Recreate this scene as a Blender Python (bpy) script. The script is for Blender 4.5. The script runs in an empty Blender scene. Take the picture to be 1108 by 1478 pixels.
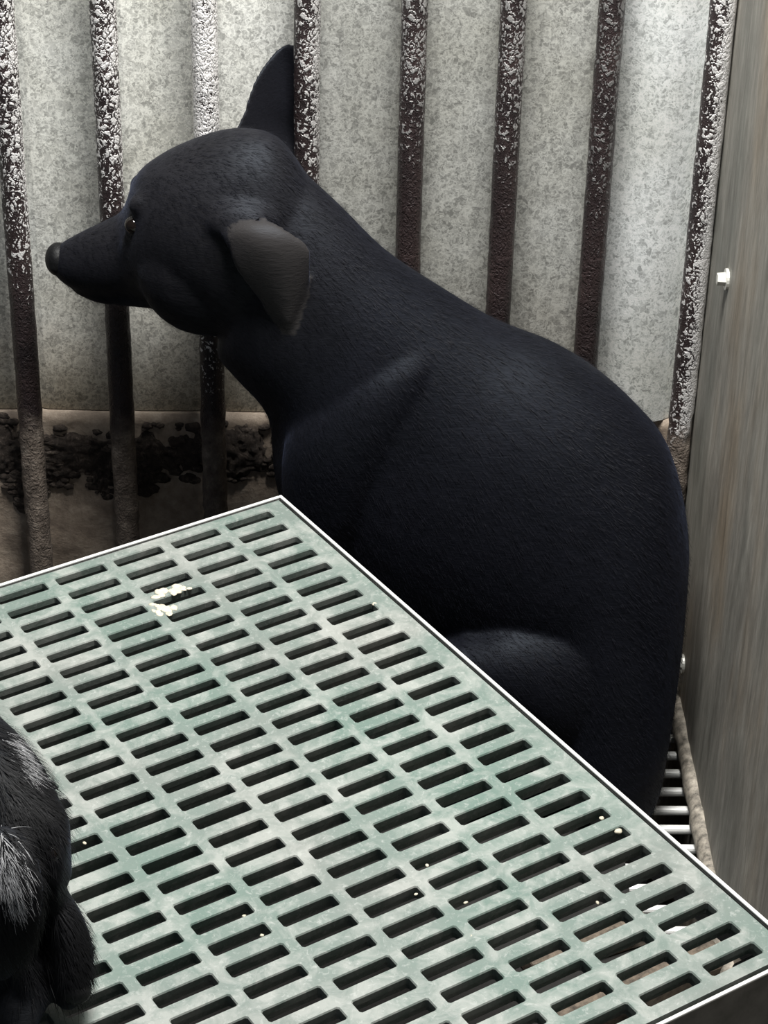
import bpy, bmesh, math, random
import numpy as np
from mathutils import Vector, Matrix, noise
from mathutils.bvhtree import BVHTree
C = bpy.context.scene.collection
SC = bpy.context.scene

# ------------------------------------------------------------------ camera
F = 3287.0                       # focal length in pixels of the 1108 x 1478 frame
CAM = Vector((0, 0, 1.212085))
R2 = [[0.9997605562, -0.0094552536, 0.0197339403],     # right
      [0.0117036481, -0.5309452114, -0.8473253254],    # down
      [0.0184893169, 0.8473533977, -0.5307074189]]     # forward
cam = bpy.data.objects.new('camera', bpy.data.cameras.new('camera'))
C.objects.link(cam)
M = Matrix([[R2[0][i], -R2[1][i], -R2[2][i], CAM[i]] for i in range(3)] + [[0, 0, 0, 1]])
cam.matrix_world = M
cam.data.sensor_fit = 'VERTICAL'
cam.data.sensor_height = 36.0
cam.data.lens = F * 36.0 / 1478.0
cam.data.clip_start = 0.05
SC.camera = cam

# ------------------------------------------------------------------ light
w = bpy.data.worlds.new('world'); SC.world = w
w.use_nodes = True
w.node_tree.nodes['Background'].inputs[0].default_value = (0.62, 0.72, 0.86, 1)
w.node_tree.nodes['Background'].inputs[1].default_value = 0.115
def area(name, loc, target, size, energy, col=(1, 1, 1), sy=None):
    d = bpy.data.lights.new(name, 'AREA'); d.energy = energy; d.color = col
    d.shape = 'RECTANGLE'; d.size = size; d.size_y = sy or size
    o = bpy.data.objects.new(name, d); C.objects.link(o)
    o.location = loc
    o.rotation_euler = (Vector(target) - Vector(loc)).to_track_quat('-Z', 'Y').to_euler()
    return o
area('daylight_opening', (0.06, 1.25, 1.66), (-0.02, 1.5, 0.40), 0.42, 47, (1.0, 0.995, 0.96), 0.30)
SC.view_settings.view_transform = 'Standard'
SC.view_settings.look = 'None'
SC.view_settings.exposure = 0.0
SC.view_settings.gamma = 1.0
SC.view_settings.use_curve_mapping = False

# ------------------------------------------------------------------ helpers
def at(x, y, Y):
    """world point on the vertical plane at depth Y seen at photo pixel (x, y)"""
    a, b = (x - 554) / F, (y - 739) / F
    d = Vector([R2[0][i] * a + R2[1][i] * b + R2[2][i] for i in range(3)])
    return CAM + d * (Y / d.y)
def on(x, y, z):
    a, b = (x - 554) / F, (y - 739) / F
    d = Vector([R2[0][i] * a + R2[1][i] * b + R2[2][i] for i in range(3)])
    return CAM + d * ((z - CAM.z) / d.z)
def camdepth(p):
    q = p - CAM
    return sum(R2[2][i] * q[i] for i in range(3))

def link(name, me, mat=None, parent=None, smooth=False):
    o = bpy.data.objects.new(name, me); C.objects.link(o)
    if mat: me.materials.append(mat)
    if parent: o.parent = parent
    if smooth:
        for p in me.polygons: p.use_smooth = True
    return o
def obj(name, bm, mat=None, parent=None, smooth=False):
    bmesh.ops.recalc_face_normals(bm, faces=bm.faces)
    me = bpy.data.meshes.new(name); bm.to_mesh(me); bm.free()
    return link(name, me, mat, parent, smooth)
def tag(o, label, cat, group=None, kind=None):
    o['label'] = label; o['category'] = cat
    if group: o['group'] = group
    if kind: o['kind'] = kind
def empty(name, loc, rz=0):
    o = bpy.data.objects.new(name, None); C.objects.link(o)
    o.location = loc; o.rotation_euler = (0, 0, rz); o.empty_display_size = 0.05
    return o
def box(bm, lo, hi, bev=0.0):
    r = bmesh.ops.create_cube(bm, size=1)
    lo, hi = Vector(lo), Vector(hi)
    for v in r['verts']:
        v.co = Vector([(lo[i] + hi[i]) / 2 + v.co[i] * (hi[i] - lo[i]) for i in range(3)])
    if bev:
        es = list({e for v in r['verts'] for e in v.link_edges})
        bmesh.ops.bevel(bm, geom=es, offset=bev, segments=2, affect='EDGES', profile=0.5)
def nse(p, s, seed=0):
    return noise.noise(Vector(p) * s + Vector((seed * 7.3, seed * 3.1, seed * 1.7)))

# ------------------------------------------------------------------ materials
class NT:
    def __init__(s, name):
        s.m = bpy.data.materials.new(name); s.m.use_nodes = True
        s.t = s.m.node_tree; s.b = s.t.nodes['Principled BSDF']
        s.tc = s.t.nodes.new('ShaderNodeTexCoord')
    def n(s, typ, **kw):
        x = s.t.nodes.new('ShaderNode' + typ)
        for k, v in kw.items():
            if k.startswith('i_'):
                x.inputs[k[2:].replace('_', ' ')].default_value = v
            else: setattr(x, k, v)
        return x
    def l(s, a, b): s.t.links.new(a, b)
    def coord(s, scale=(1, 1, 1), which='Object'):
        mp = s.n('Mapping'); mp.inputs['Scale'].default_value = scale
        s.l(s.tc.outputs[which], mp.inputs[0]); return mp.outputs[0]
    def noise(s, vec, scale, detail=4, rough=0.55, dist=0.0):
        x = s.n('TexNoise'); x.inputs['Scale'].default_value = scale
        x.inputs['Detail'].default_value = detail; x.inputs['Roughness'].default_value = rough
        x.inputs['Distortion'].default_value = dist
        s.l(vec, x.inputs['Vector']); return x.outputs['Fac']
    def ramp(s, fac, stops):
        r = s.n('ValToRGB'); e = r.color_ramp.elements
        while len(e) < len(stops): e.new(0.5)
        for k, (p, c) in enumerate(stops):
            e[k].position = p; e[k].color = (*c, 1) if len(c) == 3 else c
        s.l(fac, r.inputs[0]); return r.outputs[0]
    def gray(s, fac, a, b):
        if a < b: return s.ramp(fac, [(a, (0, 0, 0)), (b, (1, 1, 1))])
        return s.ramp(fac, [(b, (1, 1, 1)), (a, (0, 0, 0))])
    def mix(s, fac, a, b, mode='MIX'):
        m = s.n('Mix', data_type='RGBA', blend_type=mode)
        for sock, v in ((m.inputs[0], fac), (m.inputs[6], a), (m.inputs[7], b)):
            if hasattr(v, 'is_output'): s.l(v, sock)
            elif isinstance(v, (int, float)): sock.default_value = v
            else: sock.default_value = (*v, 1)
        return m.outputs[2]
    def math(s, op, a, b=0.0):
        m = s.n('Math', operation=op)
        for sock, v in ((m.inputs[0], a), (m.inputs[1], b)):
            if hasattr(v, 'is_output'): s.l(v, sock)
            else: sock.default_value = v
        return m.outputs[0]
    def bump(s, h, strength, dist):
        b = s.n('Bump'); b.inputs['Strength'].default_value = strength
        b.inputs['Distance'].default_value = dist
        s.l(h, b.inputs['Height']); s.l(b.outputs[0], s.b.inputs['Normal'])
    def set(s, **kw):
        for k, v in kw.items():
            sock = s.b.inputs[k.replace('_', ' ')]
            if hasattr(v, 'is_output'): s.l(v, sock)
            elif isinstance(v, tuple): sock.default_value = (*v, 1)
            else: sock.default_value = v
        return s.m

def mat_sheet(name, tone, dirt, metal=0.2):
    m = NT(name)
    v = m.coord()
    vor = m.n('TexVoronoi'); vor.inputs['Scale'].default_value = 200
    wob = m.n('TexNoise'); wob.inputs['Scale'].default_value = 160; wob.inputs['Detail'].default_value = 3
    m.l(v, wob.inputs['Vector'])
    add = m.n('VectorMath', operation='MULTIPLY_ADD')
    m.l(wob.outputs['Color'], add.inputs[0]); add.inputs[1].default_value = (0.02,) * 3; m.l(v, add.inputs[2])
    m.l(add.outputs[0], vor.inputs['Vector'])
    sp = m.n('SeparateColor'); m.l(vor.outputs['Color'], sp.inputs[0])
    streak = m.noise(m.coord((60, 60, 9)), 3.0, 5)
    fine = m.noise(v, 190, 4, 0.6, 2.4)
    big = m.noise(v, 9, 3)
    spang = m.mix(0.72, sp.outputs[0], fine)
    spang = m.mix(0.25, spang, streak)
    lines = m.n('TexVoronoi', feature='DISTANCE_TO_EDGE'); lines.inputs['Scale'].default_value = 95
    ad2 = m.n('VectorMath', operation='MULTIPLY_ADD')
    m.l(wob.outputs['Color'], ad2.inputs[0]); ad2.inputs[1].default_value = (0.034,) * 3; m.l(v, ad2.inputs[2])
    m.l(ad2.outputs[0], lines.inputs['Vector'])
    ln = m.gray(lines.outputs['Distance'], 0.16, 0.0)
    spang = m.math('ADD', m.math('SUBTRACT', spang, 0.07), m.math('MULTIPLY', ln, 0.24))
    col = m.ramp(spang, [(0.30, tuple(0.34 * k for k in tone)), (0.45, tuple(0.56 * k for k in tone)), (0.58, tuple(0.70 * k for k in tone)), (0.70, tuple(min(0.85 * k, 0.93) for k in tone))])
    bigc = m.ramp(big, [(0.3, (0.80, 0.79, 0.75)), (0.65, (1, 1, 1))])
    col = m.mix(1.0, col, bigc, 'MULTIPLY')
    # grime that gathers along the bottom of the sheet
    z = m.n('SeparateXYZ'); m.l(m.tc.outputs['Object'], z.inputs[0])
    g = m.math('ADD', z.outputs['Z'], m.math('MULTIPLY', m.noise(v, 14, 4), 0.13))
    grime = m.gray(g, 0.30 - dirt, 0.46 - dirt)
    oi = m.n('ObjectInfo')
    col = m.mix(1.0, col, oi.outputs['Color'], 'MULTIPLY')
    col = m.mix(grime, m.mix(1.0, col, (0.42, 0.36, 0.29), 'MULTIPLY'), col)
    ro = m.n('MapRange'); m.l(fine, ro.inputs[0]); ro.inputs[3].default_value = 0.34; ro.inputs[4].default_value = 0.56
    m.bump(fine, 0.12, 0.002)
    return m.set(Base_Color=col, Metallic=metal, Roughness=ro.outputs[0])

def mat_bar():
    m = NT('peeling_bar_paint')
    v = m.coord((1, 1, 0.8))
    oi = m.n('ObjectInfo')
    sp = m.n('SeparateColor'); m.l(oi.outputs['Color'], sp.inputs[0])      # r: share of bare metal and painted glints, g: height where they begin, b: bias to the lit right side
    z = m.n('SeparateXYZ'); m.l(m.tc.outputs['Object'], z.inputs[0])
    crk = m.n('TexVoronoi', feature='DISTANCE_TO_EDGE'); crk.inputs['Scale'].default_value = 150
    wob = m.n('TexNoise'); wob.inputs['Scale'].default_value = 150; wob.inputs['Detail'].default_value = 4
    m.l(v, wob.inputs['Vector'])
    add = m.n('VectorMath', operation='MULTIPLY_ADD')
    m.l(wob.outputs['Color'], add.inputs[0]); add.inputs[1].default_value = (0.022,) * 3; m.l(v, add.inputs[2])
    m.l(add.outputs[0], crk.inputs['Vector'])
    n1 = m.mix(0.45, m.noise(v, 300, 4, 0.6, 2.2), m.gray(crk.outputs['Distance'], 0.0, 0.30))
    n2 = m.noise(v, 26, 3)
    hgt = m.math('MULTIPLY', m.math('SUBTRACT', z.outputs['Z'], sp.outputs[1]), 3.2)
    hgt = m.math('MAXIMUM', m.math('MINIMUM', hgt, 0.26), -0.5)
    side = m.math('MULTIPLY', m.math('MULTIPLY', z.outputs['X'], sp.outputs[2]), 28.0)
    t = m.math('ADD', m.math('ADD', m.math('ADD', n1, m.math('MULTIPLY', n2, 0.35)), hgt), m.math('ADD', m.math('MULTIPLY', sp.outputs[0], 0.45), side))
    mask = m.gray(m.math('MULTIPLY', t, 0.5), 0.50, 0.535)
    paint = m.ramp(n2, [(0.3, (0.016, 0.012, 0.013)), (0.6, (0.036, 0.024, 0.024)), (0.8, (0.075, 0.052, 0.048))])
    # dried mud on the foot of the bars
    mudn = m.math('ADD', z.outputs['Z'], m.math('MULTIPLY', m.noise(v, 40, 5), 0.10))
    mud = m.gray(mudn, 0.315, 0.285)
    mudc = m.ramp(m.noise(v, 90, 6, 0.7), [(0.3, (0.06, 0.045, 0.036)), (0.55, (0.17, 0.135, 0.11)), (0.75, (0.34, 0.29, 0.24))])
    flake = m.n('CombineColor')
    for q in range(3): m.l(oi.outputs['Alpha'], flake.inputs[q])
    flakes = m.mix(1.0, flake.outputs[0], (1.0, 0.97, 0.96), 'MULTIPLY')
    col = m.mix(mask, paint, flakes)
    col = m.mix(mud, col, mudc)
    met = m.math('MULTIPLY', m.math('MULTIPLY', mask, 0.35), m.math('SUBTRACT', 1.0, mud))
    ro = m.n('MapRange'); m.l(mud, ro.inputs[0]); ro.inputs[3].default_value = 0.30; ro.inputs[4].default_value = 0.8
    m.bump(m.math('ADD', n1, m.math('MULTIPLY', mask, 0.3)), 0.55, 0.004)
    return m.set(Base_Color=col, Metallic=met, Roughness=ro.outputs[0])

def mat_lower():
    m = NT('soiled_lower_board')
    v = m.coord()
    a = m.noise(v, 30, 8, 0.65, 0.6); b = m.noise(v, 110, 6, 0.7)
    col = m.ramp(m.mix(0.4, a, b), [(0.30, (0.16, 0.122, 0.095)), (0.5, (0.34, 0.27, 0.21)), (0.66, (0.52, 0.43, 0.345)), (0.8, (0.66, 0.58, 0.49))])
    m.bump(b, 0.4, 0.004)
    return m.set(Base_Color=col, Roughness=0.7)
def mat_mud():
    m = NT('caked_black_dirt')
    v = m.coord()
    a = m.noise(v, 130, 8, 0.75, 1.0)
    col = m.ramp(a, [(0.35, (0.022, 0.016, 0.013)), (0.55, (0.08, 0.06, 0.048)), (0.72, (0.26, 0.21, 0.17))])
    m.bump(a, 0.8, 0.006)
    return m.set(Base_Color=col, Roughness=0.85)
def mat_rightwall():
    m = NT('worn_grey_board')
    v = m.coord((30, 30, 5))
    a = m.noise(v, 2.6, 8, 0.62, 0.4)
    b = m.noise(m.coord((90, 90, 16)), 3, 6, 0.7)
    c = m.noise(m.coord((1, 1, 0.45)), 7, 4)
    col = m.ramp(m.mix(0.4, a, b), [(0.3, (0.12, 0.110, 0.092)), (0.47, (0.23, 0.215, 0.187)), (0.6, (0.33, 0.31, 0.272)), (0.75, (0.50, 0.475, 0.42))])
    tint = m.ramp(c, [(0.32, (0.62, 0.66, 0.66)), (0.5, (1, 1, 1)), (0.68, (1.0, 0.86, 0.72))])
    col = m.mix(1.0, col, tint, 'MULTIPLY')
    m.bump(b, 0.15, 0.002)
    return m.set(Base_Color=col, Roughness=0.62)
def mat_panel():
    m = NT('sage_green_plastic')
    v = m.coord()
    a = m.noise(v, 7, 5, 0.6); b = m.noise(v, 60, 7, 0.7, 0.8); c = m.noise(v, 22, 5)
    col = m.ramp(a, [(0.35, (0.105, 0.155, 0.132)), (0.55, (0.140, 0.170, 0.153)), (0.7, (0.172, 0.180, 0.166))])
    dust = m.gray(m.mix(0.5, b, c), 0.46, 0.60)
    col = m.mix(m.math('MULTIPLY', dust, 0.55), col, (0.36, 0.36, 0.34))
    dark = m.gray(m.noise(v, 45, 6, 0.7), 0.36, 0.26)
    col = m.mix(m.math('MULTIPLY', dark, 0.5), col, (0.16, 0.19, 0.17))
    sp = m.gray(m.noise(v, 260, 4, 0.7, 0.8), 0.55, 0.68)
    col = m.mix(m.math('MULTIPLY', sp, 0.40), col, (0.40, 0.41, 0.39))
    ro = m.n('MapRange'); m.l(b, ro.inputs[0]); ro.inputs[3].default_value = 0.36; ro.inputs[4].default_value = 0.62
    m.bump(m.math('ADD', b, m.math('MULTIPLY', sp, 0.2)), 0.22, 0.002)
    return m.set(Base_Color=col, Roughness=ro.outputs[0])
def mat_simple(name, col, rough=0.5, metal=0.0, var=0.25, scale=60, bump=0.15):
    m = NT(name); v = m.coord()
    a = m.noise(v, scale, 5, 0.65)
    lo = tuple(c * (1 - var) for c in col); hi = tuple(min(1, c * (1 + var)) for c in col)
    cc = m.ramp(a, [(0.3, lo), (0.7, hi)])
    if bump: m.bump(a, bump, 0.002)
    return m.set(Base_Color=cc, Roughness=rough, Metallic=metal)
def mat_fur(name, col, sheen=0.045):
    m = NT(name)
    mp = m.n('Mapping'); mp.inputs['Rotation'].default_value = (0, math.radians(-40), 0)
    mp.inputs['Scale'].default_value = (0.16, 1, 1)
    m.l(m.tc.outputs['Object'], mp.inputs[0])
    a = m.noise(mp.outputs[0], 520, 4, 0.65, 0.3)
    b = m.noise(m.coord(), 14, 4)
    cc = m.ramp(m.mix(0.5, a, b), [(0.35, tuple(c * 0.5 for c in col)), (0.65, tuple(c * 1.6 for c in col))])
    th = m.n('Attribute', attribute_name='thin_lit')
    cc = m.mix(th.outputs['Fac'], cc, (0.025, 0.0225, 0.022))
    ro = m.n('MapRange'); m.l(b, ro.inputs[0]); ro.inputs[3].default_value = 0.48; ro.inputs[4].default_value = 0.66
    m.bump(a, 0.35, 0.0012)
    m.set(Sheen_Weight=sheen, Sheen_Roughness=0.4, Specular_IOR_Level=0.15)
    m.b.inputs['Sheen Tint'].default_value = (0.45, 0.55, 0.95, 1)
    m.b.inputs['Specular Tint'].default_value = (0.75, 0.85, 1.0, 1)
    return m.set(Base_Color=cc, Roughness=ro.outputs[0])

SHEET_GLARE = mat_sheet('glare_galvanised_sheet', (1.22, 1.25, 1.24), 0.14, 0.35)  # paler copy of the sheet, its specular shine painted into the colour
SHEET, BAR, LOWER, MUD, RWALL, PANEL = mat_sheet('galvanised_sheet', (1.0, 1.0, 0.95), 0.0), mat_bar(), mat_lower(), mat_mud(), mat_rightwall(), mat_panel()
STEEL = mat_simple('dark_galvanised_frame', (0.22, 0.22, 0.215), 0.45, 0.5, 0.4, 40)
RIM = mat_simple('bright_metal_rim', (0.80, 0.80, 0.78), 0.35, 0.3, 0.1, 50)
ROD = mat_simple('pale_grate_rod', (0.82, 0.82, 0.80), 0.3, 0.1, 0.08, 60)
PIT = mat_simple('dark_pit_floor', (0.013, 0.012, 0.011), 0.9)
BOLT = mat_simple('zinc_bolt', (0.72, 0.71, 0.66), 0.4, 0.5, 0.1)
STRIP = mat_simple('chewed_edge_strip', (0.27, 0.24, 0.20), 0.7, 0.0, 0.8, 110, 0.6)
WOOD = mat_simple('weathered_wood', (0.12, 0.092, 0.068), 0.75, 0.0, 0.75, 130, 0.4)
CRUMB = mat_simple('dried_food', (0.50, 0.46, 0.36), 0.8, 0.0, 0.2, 120, 0.3)
FUR = mat_fur('black_short_coat', (0.0036, 0.0037, 0.0056))
FUR2 = mat_fur('black_shaggy_coat', (0.008, 0.008, 0.009))
NOSE = mat_simple('moist_nose_leather', (0.0045, 0.0045, 0.005), 0.5, 0.0, 0.3, 500, 0.25)
NOSE.node_tree.nodes['Principled BSDF'].inputs['Specular IOR Level'].default_value = 0.22
EYE = mat_simple('dark_eye', (0.006, 0.004, 0.003), 0.08, 0.0, 0.1, 50, 0.0)
SCLERA = mat_simple('eye_white', (0.62, 0.56, 0.52), 0.2, 0.0, 0.1, 50, 0.0)
HAIR = mat_simple('grey_white_hair', (0.30, 0.30, 0.31), 0.5, 0.0, 0.3, 80, 0.0)
COAT = mat_simple('short_black_hair', (0.0065, 0.0068, 0.010), 0.62, 0.0, 0.3, 80, 0.0)
COAT.node_tree.nodes['Principled BSDF'].inputs['Specular IOR Level'].default_value = 0.10
HAIRK = mat_simple('black_hair', (0.007, 0.007, 0.008), 0.55, 0.0, 0.3, 80, 0.0)
HAIRK.node_tree.nodes['Principled BSDF'].inputs['Specular IOR Level'].default_value = 0.12

# ------------------------------------------------------------------ structure
WX, SY = 0.298, 1.712        # face of the right wall, face of the sheet wall
LEDGE = 0.2405
BX = [-0.2643, -0.1868, -0.1098, -0.0311, 0.0511, 0.1267, 0.2017, 0.2868]
BY = 1.678

bm = bmesh.new(); box(bm, (-0.75, SY + 0.010, -0.30), (WX + 0.03, SY + 0.05, 1.1))
wall = obj('wall_back', bm, LOWER); wall['kind'] = 'structure'
edges = [-0.60, -0.42, -0.342] + BX + [WX + 0.003]
tilt = [0, 0.02, 0.03, -0.02, 0.015, -0.015, 0.03, -0.02, 0.0, 0.0, 0]
for k in range(len(edges) - 1):
    x0, x1 = edges[k] + 0.0006, edges[k + 1] - 0.0006
    bm = bmesh.new(); n = 16; nz = 12
    grid = []
    for j in range(nz + 1):
        row = []
        for i in range(n + 1):
            t = i / n; x = x0 + (x1 - x0) * t
            z = LEDGE + (1.1 - LEDGE) * j / nz
            y = SY + tilt[k] * (t - 0.5) * (x1 - x0)
            y += 0.0022 * math.exp(-((t - 0.02) / 0.07) ** 2) + 0.0022 * math.exp(-((t - 0.98) / 0.07) ** 2)   # pressed groove at the seams
            if k == 9: y -= 0.011 * math.sin(math.pi * t ** 1.4)      # this sheet is bent outwards so its left part catches the lamp
            y += 0.0008 * nse((x, 0, z), 9, k)
            row.append(bm.verts.new((x, y, z)))
        grid.append(row)
    for j in range(nz):
        for i in range(n):
            bm.faces.new((grid[j][i], grid[j][i + 1], grid[j + 1][i + 1], grid[j + 1][i]))
    r = bmesh.ops.extrude_face_region(bm, geom=bm.faces[:])
    for v in r['geom']:
        if isinstance(v, bmesh.types.BMVert): v.co.y = SY + 0.012
    o = obj('sheet_panel', bm, SHEET_GLARE if k == 9 else SHEET, wall)
    tone = [1, 1, 1.02, 1.06, 1.08, 1.0, 0.60, 0.62, 0.66, 1.0, 0.9][k]
    o.color = (tone, tone, tone, 1)
# lower board, standing a few millimetres proud, in the lengths the photo shows between the bars
for k in range(len(edges) - 1):
    bm = bmesh.new()
    x0, x1 = edges[k] + 0.0008, edges[k + 1] - 0.0008
    nx, nz = 14, 24; grid = []
    for j in range(nz + 1):
        row = []
        for i in range(nx + 1):
            x = x0 + (x1 - x0) * i / nx; z = LEDGE - 0.001 - (LEDGE + 0.02) * j / nz
            d = 0.0045 if j == 0 else 0.004 + 0.0035 * nse((x, 0, z), 32, 3) + 0.002 * nse((x, 0, z), 90, 5)
            row.append(bm.verts.new((x, SY - d, z)))
        grid.append(row)
    for j in range(nz):
        for i in range(nx):
            bm.faces.new((grid[j][i], grid[j][i + 1], grid[j + 1][i + 1], grid[j + 1][i]))
    r = bmesh.ops.extrude_face_region(bm, geom=bm.faces[:])
    for v in r['geom']:
        if isinstance(v, bmesh.types.BMVert): v.co.y = SY + 0.012
    obj('lower_board', bm, LOWER, wall, True)
# crusts of black dirt caked on the lower board
def crust(name, cx, cz, rx, rz, seed, parent):
    bm = bmesh.new()
    bmesh.ops.create_icosphere(bm, subdivisions=4, radius=1)
    for v in bm.verts:
        a = math.atan2(v.co.z, v.co.x)
        s = 1 + 0.45 * noise.noise(Vector((math.cos(a) * 1.3, math.sin(a) * 1.3, seed))) + 0.26 * noise.noise(Vector((math.cos(a) * 5, math.sin(a) * 5, seed))) + 0.12 * noise.noise(Vector((math.cos(a) * 14, math.sin(a) * 14, seed)))
        d = 1 + 0.6 * noise.noise(Vector((v.co.x * 5, v.co.z * 5, seed)))
        v.co = Vector((cx + v.co.x * rx * s, SY - 0.002 + v.co.y * 0.006 * d + 0.002 * noise.noise(Vector((v.co.x * 14, v.co.z * 14, seed))), cz + v.co.z * rz * s))
    rn = random.Random(seed * 17)
    for _ in range(26):
        a = rn.uniform(0, 6.28); f = rn.uniform(0.75, 1.45); r = rn.uniform(0.0012, 0.0052)
        res = bmesh.ops.create_icosphere(bm, subdivisions=2, radius=1)
        for v in res['verts']:
            k = 1 + 0.5 * noise.noise(v.co * 2 + Vector((a, f, seed)))
            v.co = Vector((cx + math.cos(a) * rx * f + v.co.x * r * 1.5 * k, SY - 0.004 + v.co.y * 0.0028, cz + math.sin(a) * rz * f + v.co.z * r * k))
    return obj(name, bm, MUD, parent, True)
for px, py, rx, rz, s in ((112, 655, 0.044, 0.020, 1), (8, 650, 0.026, 0.026, 2), (208, 655, 0.022, 0.022, 3), (282, 652, 0.019, 0.021, 4),
                          (40, 700, 0.014, 0.020, 5), (350, 652, 0.026, 0.026, 6), (80, 676, 0.020, 0.014, 7), (148, 690, 0.012, 0.015, 8), (205, 690, 0.010, 0.012, 9)):
    q = at(px, py, SY - 0.005)
    crust('caked_dirt', q.x, q.z, rx, rz, s, wall)

# right wall: one worn board, bolts, chewed strip along its foot
bm = bmesh.new(); box(bm, (WX, 0.25, -0.25), (WX + 0.03, SY + 0.01, 1.1), 0.002)
rw = obj('wall_right', bm, RWALL); rw['kind'] = 'structure'
for px, py in ((1050, 403), (986, 958)):
    a, b = (px - 554) / F, (py - 739) / F
    d = Vector([R2[0][i] * a + R2[1][i] * b + R2[2][i] for i in range(3)])
    q = CAM + d * (WX / d.x)
    bm = bmesh.new()
    def disc(r0, r1, x0, x1, n):
        m4 = Matrix.Translation((q.x - (x0 + x1) / 2, q.y, q.z)) @ Matrix.Rotation(math.pi / 2, 4, 'Y')
        bmesh.ops.create_cone(bm, cap_ends=True, segments=n, radius1=r0, radius2=r1, depth=x1 - x0, matrix=m4)
    disc(0.0085, 0.0085, -0.001, 0.0022, 20)     # washer
    disc(0.0048, 0.0055, 0.002, 0.0085, 6)       # hexagon head
    o = obj('bolt', bm, BOLT, rw)
bm = bmesh.new(); ring = []
N = 60
for i in range(N + 1):
    y = 0.9 + (1.66 - 0.9) * i / N
    rr = 0.0082 * (1 + 0.35 * nse((0, y, 0), 38, 2) + 0.2 * nse((0, y, 0), 90, 4))
    if i == N: rr *= 0.4
    zc = 0.010 + 0.006 * nse((0, y, 0), 12, 8) ** 2
    ring.append([bm.verts.new((WX - 0.0015 + rr * 1.0 * math.cos(t), y, zc + rr * 1.5 * math.sin(t))) for t in [2 * math.pi * k / 12 for k in range(12)]])
for i in range(N):
    for k in range(12):
        bm.faces.new((ring[i][k], ring[i][(k + 1) % 12], ring[i + 1][(k + 1) % 12], ring[i + 1][k]))
bm.faces.new(ring[0]); bm.faces.new(ring[-1])
o = obj('edge_strip', bm, STRIP, rw, True)
# added pale strip in the corner, standing in for the last bar's lit side
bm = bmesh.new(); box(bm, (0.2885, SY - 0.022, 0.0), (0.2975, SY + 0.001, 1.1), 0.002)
o = obj('bar_light_trim_1', bm, RIM); o['kind'] = 'structure'

# floor: dark pit with a grate of pale rods over it
bm = bmesh.new(); box(bm, (-0.75, 0.25, -0.30), (WX + 0.03, SY + 0.05, -0.25))
box(bm, (-0.75, 0.25, -0.25), (0.232, SY + 0.01, 0.0))
fl = obj('floor', bm, PIT); fl['kind'] = 'structure'
def rod_bm():
    bm = bmesh.new(); box(bm, (0.198 + 0.03, -0.0035, -0.007), (WX, 0.0035, 0.0), 0.0025); return bm
rod_me = None
y = 0.325
while y < 1.70:
    if rod_me is None:
        r = obj('grate_rod', rod_bm(), ROD, fl); rod_me = r.data
    else:
        r = link('grate_rod', rod_me, None, fl)
    r.location = (0, y, 0); y += 0.0245

# ------------------------------------------------------------------ the barred fence
fence = empty('barred_fence', (0, BY, 0))
tag(fence, 'row of eight upright steel bars with peeling dark paint before the metal wall', 'fence')
SIL_GLINT = [(0.26, 0.38, 0.25), (0.30, 0.42, 0.15), (0.62, 0.34, 0.0), (0.18, 0.44, 0.6), (0.16, 0.48, 0.0), (0.14, 0.46, 0.15), (0.02, 0.40, 0.1), (0.40, 0.12, 1.0)]  # the last bar's pale metal also paints in its lit right side
LEAN = [0.004, 0.0, 0.002, 0, 0, 0, 0, 0]
for k, x in enumerate(BX):
    bm = bmesh.new(); n = 20; nz = 150; rings = []
    for j in range(nz + 1):
        z = 1.05 * j / nz
        row = []
        for i in range(n):
            a = 2 * math.pi * i / n
            amp = 0.00045 if z > 0.26 else 0.0013
            r = 0.0103 + amp * nse((math.cos(a) * 0.02, math.sin(a) * 0.02, z), 75, k) + amp * 0.8 * nse((math.cos(a) * 0.01, math.sin(a) * 0.01, z), 160, k + 9)
            row.append(bm.verts.new((r * math.cos(a), r * math.sin(a), z)))
        rings.append(row)
    for j in range(nz):
        for i in range(n):
            bm.faces.new((rings[j][i], rings[j][(i + 1) % n], rings[j + 1][(i + 1) % n], rings[j + 1][i]))
    bm.faces.new(rings[0]); bm.faces.new(rings[-1])
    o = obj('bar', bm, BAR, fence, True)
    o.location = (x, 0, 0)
    o.color = (*SIL_GLINT[k], (0.85, 0.85, 0.92, 0.60, 0.36, 0.36, 0.20, 0.75)[k])

# ------------------------------------------------------------------ the slatted platform
YAW = math.radians(32.486)
PC, PR = 0.046694, 0.0205
ORG = Vector((-0.05527, 1.45656, 0.300))
plat = empty('slatted_platform', (ORG.x, ORG.y, 0), YAW)
tag(plat, 'low metal-framed platform topped with a pale green slotted plastic panel', 'platform')
NC, NR = 14, 28
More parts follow.
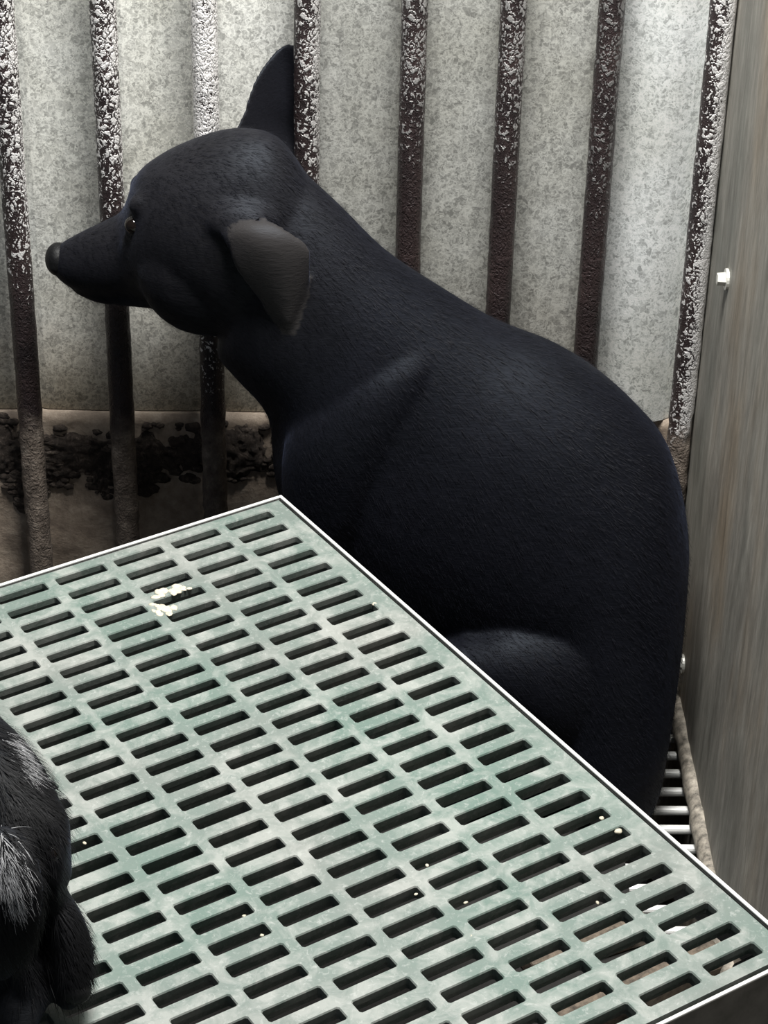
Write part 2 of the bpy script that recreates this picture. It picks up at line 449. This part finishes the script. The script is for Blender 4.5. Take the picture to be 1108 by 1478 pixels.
# local axes: x = towards the right edge (u), y = away from the viewer (-v), z up; the panel's top is at z = 0.300
ZT, TH = 0.300, 0.013
XR, XL = 0.30 * PC, -NC * PC + 0.004
YB, YF = 0.42 * PR, -27.95 * PR
bm = bmesh.new()
SLX, SLY = 0.0380, 0.0099
def slot_ring(cx, cy, hx, hy, ch, z, skew=0.0):
    return [bm.verts.new((cx + x, cy + y, z)) for x, y in
            ((-hx + ch, -hy), (hx - ch, -hy), (hx, -hy + ch), (hx, hy - ch), (hx - ch, hy), (-hx + ch, hy), (-hx, hy - ch), (-hx, -hy + ch))]
rnd = random.Random(3)
for c in range(NC):
    for r in range(NR):
        x1 = -c * PC; x0 = x1 - SLX                       # slot
        y1 = -r * PR; y0 = y1 - SLY
        ox0 = x1 - PC + (PC - SLX) / 2; ox1 = x1 + (PC - SLX) / 2      # cell
        oy0 = y1 - PR + (PR - SLY) / 2; oy1 = y1 + (PR - SLY) / 2
        if c == 0: ox1 = XR
        if c == NC - 1: ox0 = XL
        if r == 0: oy1 = YB
        if r == NR - 1: oy0 = YF
        cx, cy = (x0 + x1) / 2 + rnd.gauss(0, 0.0002), (y0 + y1) / 2 + rnd.gauss(0, 0.0002)
        o4 = [bm.verts.new((ox0, oy0, ZT)), bm.verts.new((ox1, oy0, ZT)), bm.verts.new((ox1, oy1, ZT)), bm.verts.new((ox0, oy1, ZT))]
        a = slot_ring(cx, cy, SLX / 2 + 0.0006, SLY / 2 + 0.0006, 0.0013, ZT)
        b = slot_ring(cx, cy, SLX / 2, SLY / 2, 0.0011, ZT - 0.0009)
        b2 = slot_ring(cx, cy, SLX / 2 + 0.0001, SLY / 2 + 0.0002, 0.0011, ZT - 0.0055)
        b3 = slot_ring(cx, cy, SLX / 2 + 0.0026, SLY / 2 + 0.0034, 0.0011, ZT - 0.0056)
        d = slot_ring(cx, cy, SLX / 2 + 0.0027, SLY / 2 + 0.0035, 0.0011, ZT - TH)
        for k, (p, q) in enumerate(((0, 1), (1, 2), (2, 3), (3, 0))):
            s = a[2 * k]; e = a[2 * k + 1]; nx = a[(2 * k + 2) % 8]
            bm.faces.new((o4[p], o4[q], e, s)); bm.faces.new((o4[q], nx, e))
        for k in range(8):
            k2 = (k + 1) % 8
            bm.faces.new((a[k], a[k2], b[k2], b[k])); [bm.faces.new((e0[k], e0[k2], e1[k2], e1[k])) for e0, e1 in ((b, b2), (b2, b3), (b3, d))]
        # underside
        u4 = [bm.verts.new((v.co.x, v.co.y, ZT - TH)) for v in o4]
        for k, (p, q) in enumerate(((0, 1), (1, 2), (2, 3), (3, 0))):
            s = d[2 * k]; e = d[2 * k + 1]; nx = d[(2 * k + 2) % 8]
            bm.faces.new((u4[q], u4[p], s, e)); bm.faces.new((u4[q], e, nx))
bmesh.ops.remove_doubles(bm, verts=bm.verts, dist=0.00002)
be = [e for e in bm.edges if len(e.link_faces) == 1]
bmesh.ops.bridge_loops(bm, edges=be)
panel = obj('slatted_panel', bm, PANEL, plat)
# angle-iron frame: bright top lip, dark apron below
G, T = 0.0030, 0.0026
def rail(name, x0, x1, y0, y1, mat, z0=0.258, z1=0.2985):
    bm = bmesh.new(); box(bm, (x0, y0, z0), (x1, y1, z1), 0.0007); return obj(name, bm, mat, plat)
rail('frame_rail', XR + G, XR + G + T, YF - G - T, YB + G + T, STEEL)
rail('frame_rail', XL - G - T, XL - G, YF - G - T, YB + G + T, STEEL)
rail('frame_rail', XL - G, XR + G, YB + G, YB + G + T, STEEL)
rail('frame_rail', XL - G, XR + G, YF - G - T, YF - G, STEEL)
lip = dict(z0=0.2985, z1=0.3005)
rail('rim_lip', XR + G, XR + G + T, YF - G - T, YB + G + T, RIM, **lip)
rail('rim_lip', XL - G - T, XL - G, YF - G - T, YB + G + T, RIM, **lip)
rail('rim_lip', XL - G, XR + G, YB + G, YB + G + T, RIM, **lip)
rail('rim_lip', XL - G, XR + G, YF - G - T, YF - G, RIM, **lip)
for lx, ly in ((XR - 0.012, YF + 0.012), (XR - 0.012, YB - 0.012), (XL + 0.012, YF + 0.012), (XL + 0.012, YB - 0.012)):
    bm = bmesh.new(); box(bm, (lx - 0.012, ly - 0.012, 0.0), (lx + 0.012, ly + 0.012, 0.284), 0.002)
    obj('leg', bm, STEEL, plat)
def cell(c, r, dx=0.0, dy=0.0, z=ZT):
    """world point on the panel at slot (c, r)"""
    return plat_m @ Vector((-c * PC + dx, -r * PR + dy, z))
plat_m = Matrix.Translation(plat.location) @ Matrix.Rotation(YAW, 4, 'Z')

# ------------------------------------------------------------------ dog builder
SC_PX = lambda p: camdepth(p) / F
def ellipse_loft(bm, secs, n=48):
    """secs: (centre, axis a vector, axis b vector); closed with fans"""
    rings = [[bm.verts.new(c + a * math.cos(t) + b * math.sin(t)) for t in [2 * math.pi * k / n for k in range(n)]] for c, a, b in secs]
    for i in range(len(rings) - 1):
        for k in range(n):
            bm.faces.new((rings[i][k], rings[i][(k + 1) % n], rings[i + 1][(k + 1) % n], rings[i + 1][k]))
    for ring, sgn, i, j in ((rings[0], 1, 0, 1), (rings[-1], -1, -1, -2)):
        c = secs[i][0]; d = (secs[i][0] - secs[j][0])
        ext = min(secs[i][1].length, secs[i][2].length) * 0.75
        tip = bm.verts.new(c + d.normalized() * ext)
        mid = [bm.verts.new(c + d.normalized() * ext * 0.62 + (v.co - c) * 0.74) for v in ring]
        for k in range(n):
            bm.faces.new((ring[k], ring[(k + 1) % n], mid[(k + 1) % n], mid[k]))
            bm.faces.new((mid[k], mid[(k + 1) % n], tip))
def catmull(vals, sub=4):
    out = []
    n = len(vals)
    for i in range(n - 1):
        p0, p1, p2, p3 = (np.array(vals[max(0, i - 1)], float), np.array(vals[i], float), np.array(vals[i + 1], float), np.array(vals[min(n - 1, i + 2)], float))
        for s in range(sub):
            t = s / sub
            out.append(0.5 * ((2 * p1) + (-p0 + p2) * t + (2 * p0 - 5 * p1 + 4 * p2 - p3) * t * t + (-p0 + 3 * p1 - 3 * p2 + p3) * t ** 3))
    out.append(np.array(vals[-1], float))
    return out
def prof_loft(bm, secs, lat=Vector((0, 1, 0)), sub=4):
    """secs: (Tx, Ty, Bx, By, depth Y, lateral half width): two opposite outline points of the photo at a depth"""
    res = []
    for tx, ty, bx, by, Y, b in catmull(secs, sub):
        c = at((tx + bx) / 2, (ty + by) / 2, Y)
        n = (at(tx, ty, Y) - at(bx, by, Y)); n.normalize()
        m = Vector((tx - bx, by - ty)); h = m.length / 2 * SC_PX(c); m.normalize()
        ca, sa = 0.847, 0.531
        k = n.x * m.x + ca * n.z * m.y
        a2 = max((0.72 * h) ** 2, (h * h - (b * sa * m.y) ** 2) / max(k * k, 0.2))
        res.append((c, n * math.sqrt(a2), lat * b))
    ellipse_loft(bm, res)
def ball(bm, c, rx, ry, rz, rot=None):
    m = Matrix.Translation(c) @ (rot.to_4x4() if rot else Matrix.Identity(4)) @ Matrix.Diagonal((rx, ry, rz, 1))
    bmesh.ops.create_uvsphere(bm, u_segments=20, v_segments=12, radius=1, matrix=m)
def tube(bm, pts, sub=4, flat=1.0):
    """pts: (x, y, z, r)"""
    P = catmull(pts, sub); secs = []
    for i, p in enumerate(P):
        a, b = P[max(0, i - 1)][:3], P[min(len(P) - 1, i + 1)][:3]
        d = Vector(b - a).normalized()
        s = d.cross(Vector((0, 1, 0)))
        if s.length < 0.1: s = d.cross(Vector((1, 0, 0)))
        s.normalize(); t = d.cross(s).normalized()
        secs.append((Vector(p[:3]), s * p[3], t * p[3] * flat))
    ellipse_loft(bm, secs, 28)
def flap(bm, rows, th=0.0035, bulge=0.0, n=8):
    """ear: rows of (Lx, Ly, LY, Rx, Ry, RY) photo outline points with depths"""
    fr, bk = [], []
    rows = catmull(rows, 4)
    for j, (lx, ly, lY, rx, ry, rY) in enumerate(rows):
        f, b = [], []
        for i in range(n + 1):
            t = i / n
            Y = lY + (rY - lY) * t - bulge * math.sin(math.pi * t)
            p = at(lx + (rx - lx) * t, ly + (ry - ly) * t, Y)
            e = th * (0.55 + 0.45 * math.sin(math.pi * t))
            f.append(bm.verts.new(p + Vector((0, -e, 0)))); b.append(bm.verts.new(p + Vector((0, e, 0))))
        fr.append(f); bk.append(b)
    m = len(rows)
    for j in range(m - 1):
        for i in range(n):
            bm.faces.new((fr[j][i], fr[j][i + 1], fr[j + 1][i + 1], fr[j + 1][i]))
            bm.faces.new((bk[j][i + 1], bk[j][i], bk[j + 1][i], bk[j + 1][i + 1]))
        bm.faces.new((fr[j + 1][0], bk[j + 1][0], bk[j][0], fr[j][0]))
        bm.faces.new((fr[j][n], bk[j][n], bk[j + 1][n], fr[j + 1][n]))
    for j in (0, m - 1):
        for i in range(n):
            q = (fr[j][i], bk[j][i], bk[j][i + 1], fr[j][i + 1])
            bm.faces.new(q if j == 0 else q[::-1])
def fuse(name, bm, voxel, iters, mat):
    """one continuous skin over the overlapping forms"""
    bmesh.ops.recalc_face_normals(bm, faces=bm.faces)
    me = bpy.data.meshes.new('raw_form'); bm.to_mesh(me); bm.free()
    o = bpy.data.objects.new('raw_form', me); C.objects.link(o)
    r = o.modifiers.new('r', 'REMESH'); r.mode = 'VOXEL'; r.voxel_size = voxel
    s = o.modifiers.new('s', 'SMOOTH'); s.factor = 0.5; s.iterations = iters
    dg = bpy.context.evaluated_depsgraph_get()
    out = bpy.data.meshes.new_from_object(o.evaluated_get(dg))
    bpy.data.objects.remove(o); bpy.data.meshes.remove(me)
    out.name = name; out.materials.clear()
    return out
def pixel_hit(bvh, x, y):
    a, b = (x - 554) / F, (y - 739) / F
    d = Vector([R2[0][i] * a + R2[1][i] * b + R2[2][i] for i in range(3)]).normalized()
    h = bvh.ray_cast(CAM, d)
    return h[0], h[1], d

# ------------------------------------------------------------------ the sitting dog
bm = bmesh.new()
# trunk: neck, chest, back, rump
prof_loft(bm, [(372, 235, 320, 470, 1.594, 0.036), (425, 248, 312, 510, 1.589, 0.047), (485, 296, 338, 545, 1.582, 0.053), (560, 368, 382, 600, 1.577, 0.060),
               (640, 424, 392, 695, 1.575, 0.070), (720, 474, 425, 800, 1.570, 0.078), (795, 505, 490, 880, 1.565, 0.085),
               (860, 543, 570, 930, 1.560, 0.090), (922, 596, 640, 950, 1.555, 0.092), (968, 656, 690, 960, 1.550, 0.092),
               (992, 760, 715, 950, 1.542, 0.092), (989, 860, 735, 985, 1.530, 0.090), (978, 960, 755, 1040, 1.516, 0.086),
               (965, 1050, 790, 1100, 1.503, 0.078), (955, 1110, 830, 1140, 1.495, 0.062)])
# haunch, near and far
for dy in (0.0, 0.10):
    prof_loft(bm, [(915, 880, 905, 1150, 1.495 + dy, 0.034), (860, 880, 850, 1125, 1.484 + dy, 0.040), (790, 890, 785, 1080, 1.476 + dy, 0.040), (735, 893, 720, 1035, 1.474 + dy, 0.037), (690, 905, 672, 1000, 1.474 + dy, 0.031)])
# shoulder and upper arm
prof_loft(bm, [(620, 430, 520, 470, 1.572, 0.030), (640, 500, 460, 545, 1.545, 0.037), (615, 600, 410, 640, 1.531, 0.036), (565, 710, 408, 735, 1.528, 0.033), (525, 790, 415, 800, 1.530, 0.027)])
for y in (1.530, 1.605):
    tube(bm, [(-0.010, y, 0.30, 0.026), (-0.012, y, 0.26, 0.025), (-0.018, y, 0.18, 0.021), (-0.020, y, 0.10, 0.017), (-0.022, y, 0.035, 0.017)])
    tube(bm, [(-0.018, y, 0.022, 0.018), (-0.034, y, 0.017, 0.017), (-0.048, y, 0.013, 0.012)])
for y in (1.468, 1.600):
    tube(bm, [(0.088, y, 0.150, 0.026), (0.120, y, 0.10, 0.025), (0.165, y, 0.055, 0.019), (0.150, y, 0.028, 0.017), (0.10, y, 0.022, 0.018), (0.055, y, 0.018, 0.015)])
# tail lying on the floor along the wall
tube(bm, [(0.225, 1.56, 0.07, 0.024), (0.258, 1.60, 0.035, 0.017), (0.262, 1.628, 0.018, 0.012), (0.225, 1.640, 0.014, 0.010), (0.12, 1.645, 0.011, 0.007)])
# head
prof_loft(bm, [(75, 365, 77, 393, 1.638, 0.009), (86, 352, 96, 410, 1.636, 0.015), (120, 334, 126, 424, 1.631, 0.019), (152, 319, 156, 427, 1.626, 0.0235),
               (176, 303, 186, 428, 1.621, 0.028), (194, 258, 214, 432, 1.612, 0.037), (222, 232, 240, 434, 1.606, 0.044),
               (270, 209, 285, 455, 1.600, 0.051), (335, 194, 325, 490, 1.595, 0.053), (398, 206, 335, 515, 1.591, 0.050), (445, 262, 350, 520, 1.588, 0.046)])
# lower jaw, narrower than the lips above it
prof_loft(bm, [(108, 405, 112, 425, 1.634, 0.008), (140, 410, 142, 437, 1.629, 0.013), (175, 412, 178, 438, 1.622, 0.018), (220, 405, 226, 437, 1.611, 0.028), (262, 390, 272, 449, 1.602, 0.038)])
# brows, cheek
ball(bm, at(212, 296, 1.586), 0.015, 0.010, 0.010)
ball(bm, at(207, 268, 1.628), 0.011, 0.010, 0.010)
ball(bm, at(240, 360, 1.596), 0.036, 0.018, 0.028)
ball(bm, at(300, 390, 1.582), 0.055, 0.030, 0.055)
ball(bm, at(350, 318, 1.556), 0.030, 0.020, 0.020)
ball(bm, at(790, 855, 1.490), 0.055, 0.026, 0.026)
# far ear, upright, its tip behind the fourth bar
flap(bm, [(330, 218, 1.640, 415, 262, 1.650), (338, 192, 1.648, 424, 243, 1.672), (352, 160, 1.656, 438, 205, 1.695), (362, 128, 1.664, 447, 165, 1.697),
          (377, 98, 1.675, 450, 125, 1.698), (397, 74, 1.687, 446, 92, 1.698), (416, 62, 1.694, 436, 70, 1.698)], 0.0042, -0.004)
# near ear, folded over and hanging
flap(bm, [(322, 318, 1.556, 372, 303, 1.548), (318, 334, 1.540, 392, 318, 1.534), (330, 362, 1.532, 420, 336, 1.528), (343, 392, 1.530, 445, 356, 1.528),
          (366, 422, 1.531, 449, 380, 1.529), (386, 449, 1.533, 444, 420, 1.531), (402, 472, 1.535, 431, 458, 1.533), (411, 479, 1.537, 423, 475, 1.536)], 0.0042, 0.006)
for v in bm.verts: v.co.z = max(v.co.z, 0.0015)
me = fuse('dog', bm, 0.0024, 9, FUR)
# thinner, greyer coat on the near ear and head, with caught light painted in
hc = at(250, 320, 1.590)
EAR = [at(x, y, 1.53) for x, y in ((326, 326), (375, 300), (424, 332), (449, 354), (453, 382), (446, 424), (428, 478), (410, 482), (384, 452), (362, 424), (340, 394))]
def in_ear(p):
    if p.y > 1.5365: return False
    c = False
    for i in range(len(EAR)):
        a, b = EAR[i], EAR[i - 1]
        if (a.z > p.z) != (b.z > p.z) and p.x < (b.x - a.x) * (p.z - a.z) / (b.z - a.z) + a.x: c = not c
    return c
att = me.attributes.new('thin_lit', 'FLOAT', 'POINT')
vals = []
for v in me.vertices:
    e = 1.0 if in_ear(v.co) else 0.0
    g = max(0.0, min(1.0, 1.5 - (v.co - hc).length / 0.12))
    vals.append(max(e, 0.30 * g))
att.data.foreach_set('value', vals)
base = Vector((0.14, 1.55, 0.0))
bvh = BVHTree.FromPolygons([v.co[:] for v in me.vertices], [p.vertices[:] for p in me.polygons])
me.transform(Matrix.Translation(-base))
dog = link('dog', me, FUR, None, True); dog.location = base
tag(dog, 'short-haired black dog sitting against the wall with one ear upright', 'dog')
# eye: dark ball with a sliver of white at its front, in the near socket
h, nrm, d = pixel_hit(bvh, 193, 325)
bm = bmesh.new(); bmesh.ops.create_uvsphere(bm, u_segments=24, v_segments=16, radius=0.0072)
e = obj('eye', bm, EYE, dog, True); e.location = h + d * 0.0045 - base
h2, nrm2, d2 = pixel_hit(bvh, 188, 324)
bm = bmesh.new()
bmesh.ops.create_uvsphere(bm, u_segments=16, v_segments=10, radius=1, matrix=Matrix.Diagonal((0.0015, 0.0022, 0.0052, 1)))
s = obj('eye_white', bm, SCLERA, dog, True); s.location = h2 - d2 * 0.0016 - base; s.rotation_euler = (0, math.radians(-14), 0)
# short coat: fine hairs lying along the body
def coat(parent, me, n, length, width, mat, seed, lift=0.0007):
    nv = len(me.vertices); co = np.empty(nv * 3); me.vertices.foreach_get('co', co); co = co.reshape(-1, 3)
    no = np.empty(nv * 3); me.vertices.foreach_get('normal', no); no = no.reshape(-1, 3)
    rs = np.random.RandomState(seed)
    tv = np.array(vals); front = np.where(((no[:, 1] < 0.45) | (no[:, 2] > 0.2)) & (tv < 0.35) & ((co[:, 2] < 0.47) | (co[:, 1] < 0.06)))[0]
    idx = rs.choice(front, n)
    p = co[idx] + rs.normal(0, 0.0010, (n, 3)); nr = no[idx]
    wx = p[:, 0] + base.x
    t = np.clip((wx + 0.10) / 0.12, 0, 1)[:, None]
    g = (1 - t) * np.array([0.95, 0, -0.25]) + t * np.array([0.70, 0, -0.75])
    g = g + rs.normal(0, 0.13, (n, 3))
    g -= nr * (g * nr).sum(1)[:, None]; g /= np.linalg.norm(g, axis=1)[:, None] + 1e-9
    sd = np.cross(g, nr); sd /= np.linalg.norm(sd, axis=1)[:, None] + 1e-9
    L = (length * rs.uniform(0.6, 1.3, n))[:, None]
    V = np.empty((n, 5, 3))
    q0 = p - nr * 0.0006; q1 = p + g * L * 0.5 + nr * lift; q2 = p + g * L + nr * lift * 1.1
    V[:, 0] = q0 - sd * width; V[:, 1] = q0 + sd * width; V[:, 2] = q1 + sd * width * 0.8; V[:, 3] = q1 - sd * width * 0.8; V[:, 4] = q2
    i = np.arange(n) * 5
    faces = [(a, a + 1, a + 2, a + 3) for a in i.tolist()] + [(a + 3, a + 2, a + 4) for a in i.tolist()]
    m = bpy.data.meshes.new('short_coat'); m.from_pydata(V.reshape(-1, 3).tolist(), [], faces)
    o = link('short_coat', m, mat, parent); o['kind'] = 'stuff'
    return o
coat(dog, me, 90000, 0.0070, 0.00013, COAT, 4)
# nose leather
bm = bmesh.new()
ball(bm, at(84, 374, 1.6365), 0.0105, 0.0135, 0.0135)
ball(bm, at(80, 384, 1.629), 0.006, 0.006, 0.006)
nme = fuse('nose', bm, 0.0012, 4, NOSE); nme.transform(Matrix.Translation(-base))
link('nose', nme, NOSE, dog, True)

# ------------------------------------------------------------------ the second dog, lying on the platform at the left
bm = bmesh.new()
prof_loft(bm, [(-30, 1010, -60, 1330, 1.00, 0.050), (20, 1055, -30, 1310, 0.985, 0.052), (55, 1096, 14, 1330, 0.975, 0.046), (80, 1138, 45, 1330, 0.966, 0.030)])
prof_loft(bm, [(80, 1160, 0, 1230, 0.972, 0.024), (70, 1220, 0, 1290, 0.965, 0.026), (70, 1290, 0, 1360, 0.955, 0.030), (80, 1350, 10, 1420, 0.945, 0.032), (80, 1400, 20, 1450, 0.935, 0.028)])
prof_loft(bm, [(98, 1292, 66, 1310, 0.948, 0.014), (122, 1335, 66, 1350, 0.944, 0.018), (136, 1385, 70, 1390, 0.938, 0.020), (128, 1425, 76, 1425, 0.932, 0.018)])
prof_loft(bm, [(40, 1215, -30, 1215, 0.930, 0.010), (60, 1255, -40, 1260, 0.922, 0.012), (62, 1310, -40, 1315, 0.915, 0.012), (50, 1365, -30, 1370, 0.912, 0.010), (25, 1400, -15, 1405, 0.912, 0.007)])
prof_loft(bm, [(84, 1395, 0, 1400, 0.940, 0.030), (72, 1440, -20, 1450, 0.928, 0.032), (40, 1500, -60, 1500, 0.912, 0.032)])
# the body out of frame to the left
tube(bm, [(-0.205, 0.990, 0.385, 0.050), (-0.245, 1.000, 0.375, 0.058), (-0.29, 1.005, 0.372, 0.070), (-0.36, 1.010, 0.375, 0.074), (-0.44, 1.010, 0.372, 0.072), (-0.51, 1.000, 0.362, 0.060), (-0.55, 0.990, 0.35, 0.044)])
for yy in (0.945, 1.045):
    tube(bm, [(-0.48, yy, 0.372, 0.040), (-0.45, yy - 0.01, 0.350, 0.042), (-0.41, yy - 0.015, 0.330, 0.030)])        # haunches
    tube(bm, [(-0.42, yy - 0.015, 0.318, 0.018), (-0.48, yy - 0.02, 0.316, 0.015), (-0.40, yy - 0.035, 0.314, 0.014)])
tube(bm, [(-0.30, 0.955, 0.350, 0.034), (-0.29, 0.920, 0.325, 0.022), (-0.265, 0.875, 0.318, 0.017), (-0.245, 0.835, 0.314, 0.016)])   # forelegs stretched forward
tube(bm, [(-0.31, 1.00, 0.345, 0.034), (-0.335, 0.930, 0.322, 0.022), (-0.320, 0.875, 0.318, 0.017), (-0.300, 0.830, 0.314, 0.016)])
tube(bm, [(-0.56, 0.985, 0.335, 0.018), (-0.61, 0.96, 0.316, 0.013), (-0.62, 0.90, 0.312, 0.010), (-0.58, 0.86, 0.310, 0.007)])
for v in bm.verts: v.co.z = max(v.co.z, ZT + 0.0015)
me2 = fuse('dog', bm, 0.0026, 8, FUR2)
bvh2 = BVHTree.FromPolygons([v.co[:] for v in me2.vertices], [p.vertices[:] for p in me2.polygons])
base2 = Vector((-0.30, 0.98, ZT))
me2.transform(Matrix.Translation(-base2))
dog2 = link('dog', me2, FUR2, None, True); dog2.location = base2
tag(dog2, 'shaggy black dog with grey-white hairs lying on the green platform', 'dog')
e2, en2, ed2 = pixel_hit(bvh2, 74, 1232)
if e2 is not None:
    bm = bmesh.new(); bmesh.ops.create_uvsphere(bm, u_segments=20, v_segments=12, radius=0.0055)
    o = obj('eye', bm, EYE, dog2, True); o.location = e2 + ed2 * 0.0035 - base2
e3, en3, ed3 = pixel_hit(bvh2, 108, 1432)
if e3 is not None:
    bm = bmesh.new(); ball(bm, e3 + ed3 * 0.004 - base2, 0.009, 0.007, 0.007)
    obj('nose', bm, NOSE, dog2, True)
def strands(name, spots, mat, n, length, down, seed, wd=0.00022):
    rn = random.Random(seed); vs, fs = [], []
    for _ in range(n):
        (x0, y0, x1, y1, sx) = rn.choice(spots)
        t = rn.random(); px = x0 + (x1 - x0) * t + rn.gauss(0, sx); py = y0 + (y1 - y0) * t + rn.gauss(0, sx)
        hit = pixel_hit(bvh2, px, py)
        if hit[0] is None: continue
        p, nr, d = hit
        if nr.dot(d) > 0: nr = -nr
        g = Vector(down) + Vector((rn.gauss(0, .18), rn.gauss(0, .18), rn.gauss(0, .18)))
        g = (g - nr * g.dot(nr)).normalized()
        L = length * rn.uniform(0.5, 1.2); sd = g.cross(nr).normalized() * wd
        i0 = len(vs)
        for k in range(4):
            q = p - nr * 0.0008 + g * L * k / 3 + nr * (0.0016 + 0.0014 * k * (1 - k / 5))
            ww = 1 - 0.3 * k
            vs += [(q - sd * ww - base2)[:], (q + sd * ww - base2)[:]]
        for k in range(3): fs.append((i0 + 2 * k, i0 + 2 * k + 1, i0 + 2 * k + 3, i0 + 2 * k + 2))
    m = bpy.data.meshes.new(name); m.from_pydata(vs, [], fs)
    o = link(name, m, mat, dog2); o['kind'] = 'stuff'
    return o
strands('coat_hair', [(0, 1045, 90, 1160, 22), (30, 1200, 70, 1400, 30), (100, 1310, 120, 1420, 14), (0, 1230, 40, 1400, 25), (0, 1100, 60, 1200, 30)], HAIRK, 5200, 0.014, (0.35, -0.25, -1), 5)
strands('grey_hair', [(12, 1062, 36, 1120, 4.5), (5, 1215, 26, 1300, 10), (-5, 1230, 18, 1300, 8)], HAIR, 620, 0.013, (0.35, -0.25, -1), 6)

# ------------------------------------------------------------------ small things
def board(name, p0, p1, wd, th, label, cat, roll=0):
    d = p1 - p0; L = d.length
    bm = bmesh.new(); box(bm, (-L / 2, -wd / 2, 0), (L / 2, wd / 2, th), 0.002)
    for v in bm.verts: v.co.y += 0.003 * nse((v.co.x, 0, 0), 20, 4)
    o = obj(name, bm, WOOD); o.location = (p0 + p1) / 2; o.rotation_euler = (0, 0, math.atan2(d.y, d.x))
    tag(o, label, cat); return o
board('plank', on(755, 1402, 0.0), on(930, 1345, 0.0), 0.026, 0.018, 'brown weathered plank lying under the green platform, farther from its front edge', 'plank')
board('plank', on(800, 1490, 0.0), on(1040, 1400, 0.0), 0.028, 0.020, 'brown weathered plank lying under the green platform, right behind its front edge', 'plank')
# pale bits of dried food wedged in the slots: too small and too many to name
rnd = random.Random(11)
bm = bmesh.new()
def lump(p, r, flat=0.5, seed=0):
    k0 = len(bm.verts)
    res = bmesh.ops.create_icosphere(bm, subdivisions=2, radius=1)
    ang = rnd.uniform(0, 3.1); ca, sa = math.cos(ang), math.sin(ang); el = rnd.uniform(0.6, 1.0)
    for v in res['verts']:
        q = v.co * (1 + 0.35 * noise.noise(v.co * 1.7 + Vector((seed, 0, seed))))
        x, y = q.x * r, q.y * r * el
        v.co = p + Vector((x * ca - y * sa, x * sa + y * ca, q.z * r * flat))
chips = [(531, 866, 5), (541, 872, 6), (470, 808, 4), (892, 1200, 8), (868, 1181, 5), (352, 1322, 4), (378, 1350, 4), (122, 1217, 5), (680, 1352, 6), (616, 1249, 4), (672, 1303, 5), (862, 1303, 5), (600, 1291, 4), (372, 764, 4), (330, 853, 3), (40, 900, 3), (192, 1215, 3), (235, 1470, 4), (706, 1390, 3), (543, 1043, 4), (388, 1045, 3)]
for k, (px, py, r) in enumerate(chips):
    p = on(px, py, ZT - 0.001); lump(p, r * SC_PX(p) * 0.8, 0.5, k)
crumbs = obj('food_crumbs', bm, CRUMB, None, True)
tag(crumbs, 'pale crumbs of dried food scattered in the slots of the green platform', 'crumbs', kind='stuff')
bm = bmesh.new()
for k in range(46):
    px, py = rnd.choice(((243, 852), (228, 870), (262, 848), (238, 878)))
    p = on(px + rnd.gauss(0, 9), py + rnd.gauss(0, 5), ZT)
    loc = plat_m.inverted() @ p
    fy = (-loc.y / PR) % 1.0
    if fy < SLY / PR and (-loc.x / PC) % 1.0 < SLX / PC: continue
    lump(p, rnd.uniform(0.002, 0.0048), 0.14, k)
crust_o = obj('food_smear', bm, CRUMB, None, True)
tag(crust_o, 'cream crust of dried food smeared on the green platform near its back edge', 'food', kind='stuff')
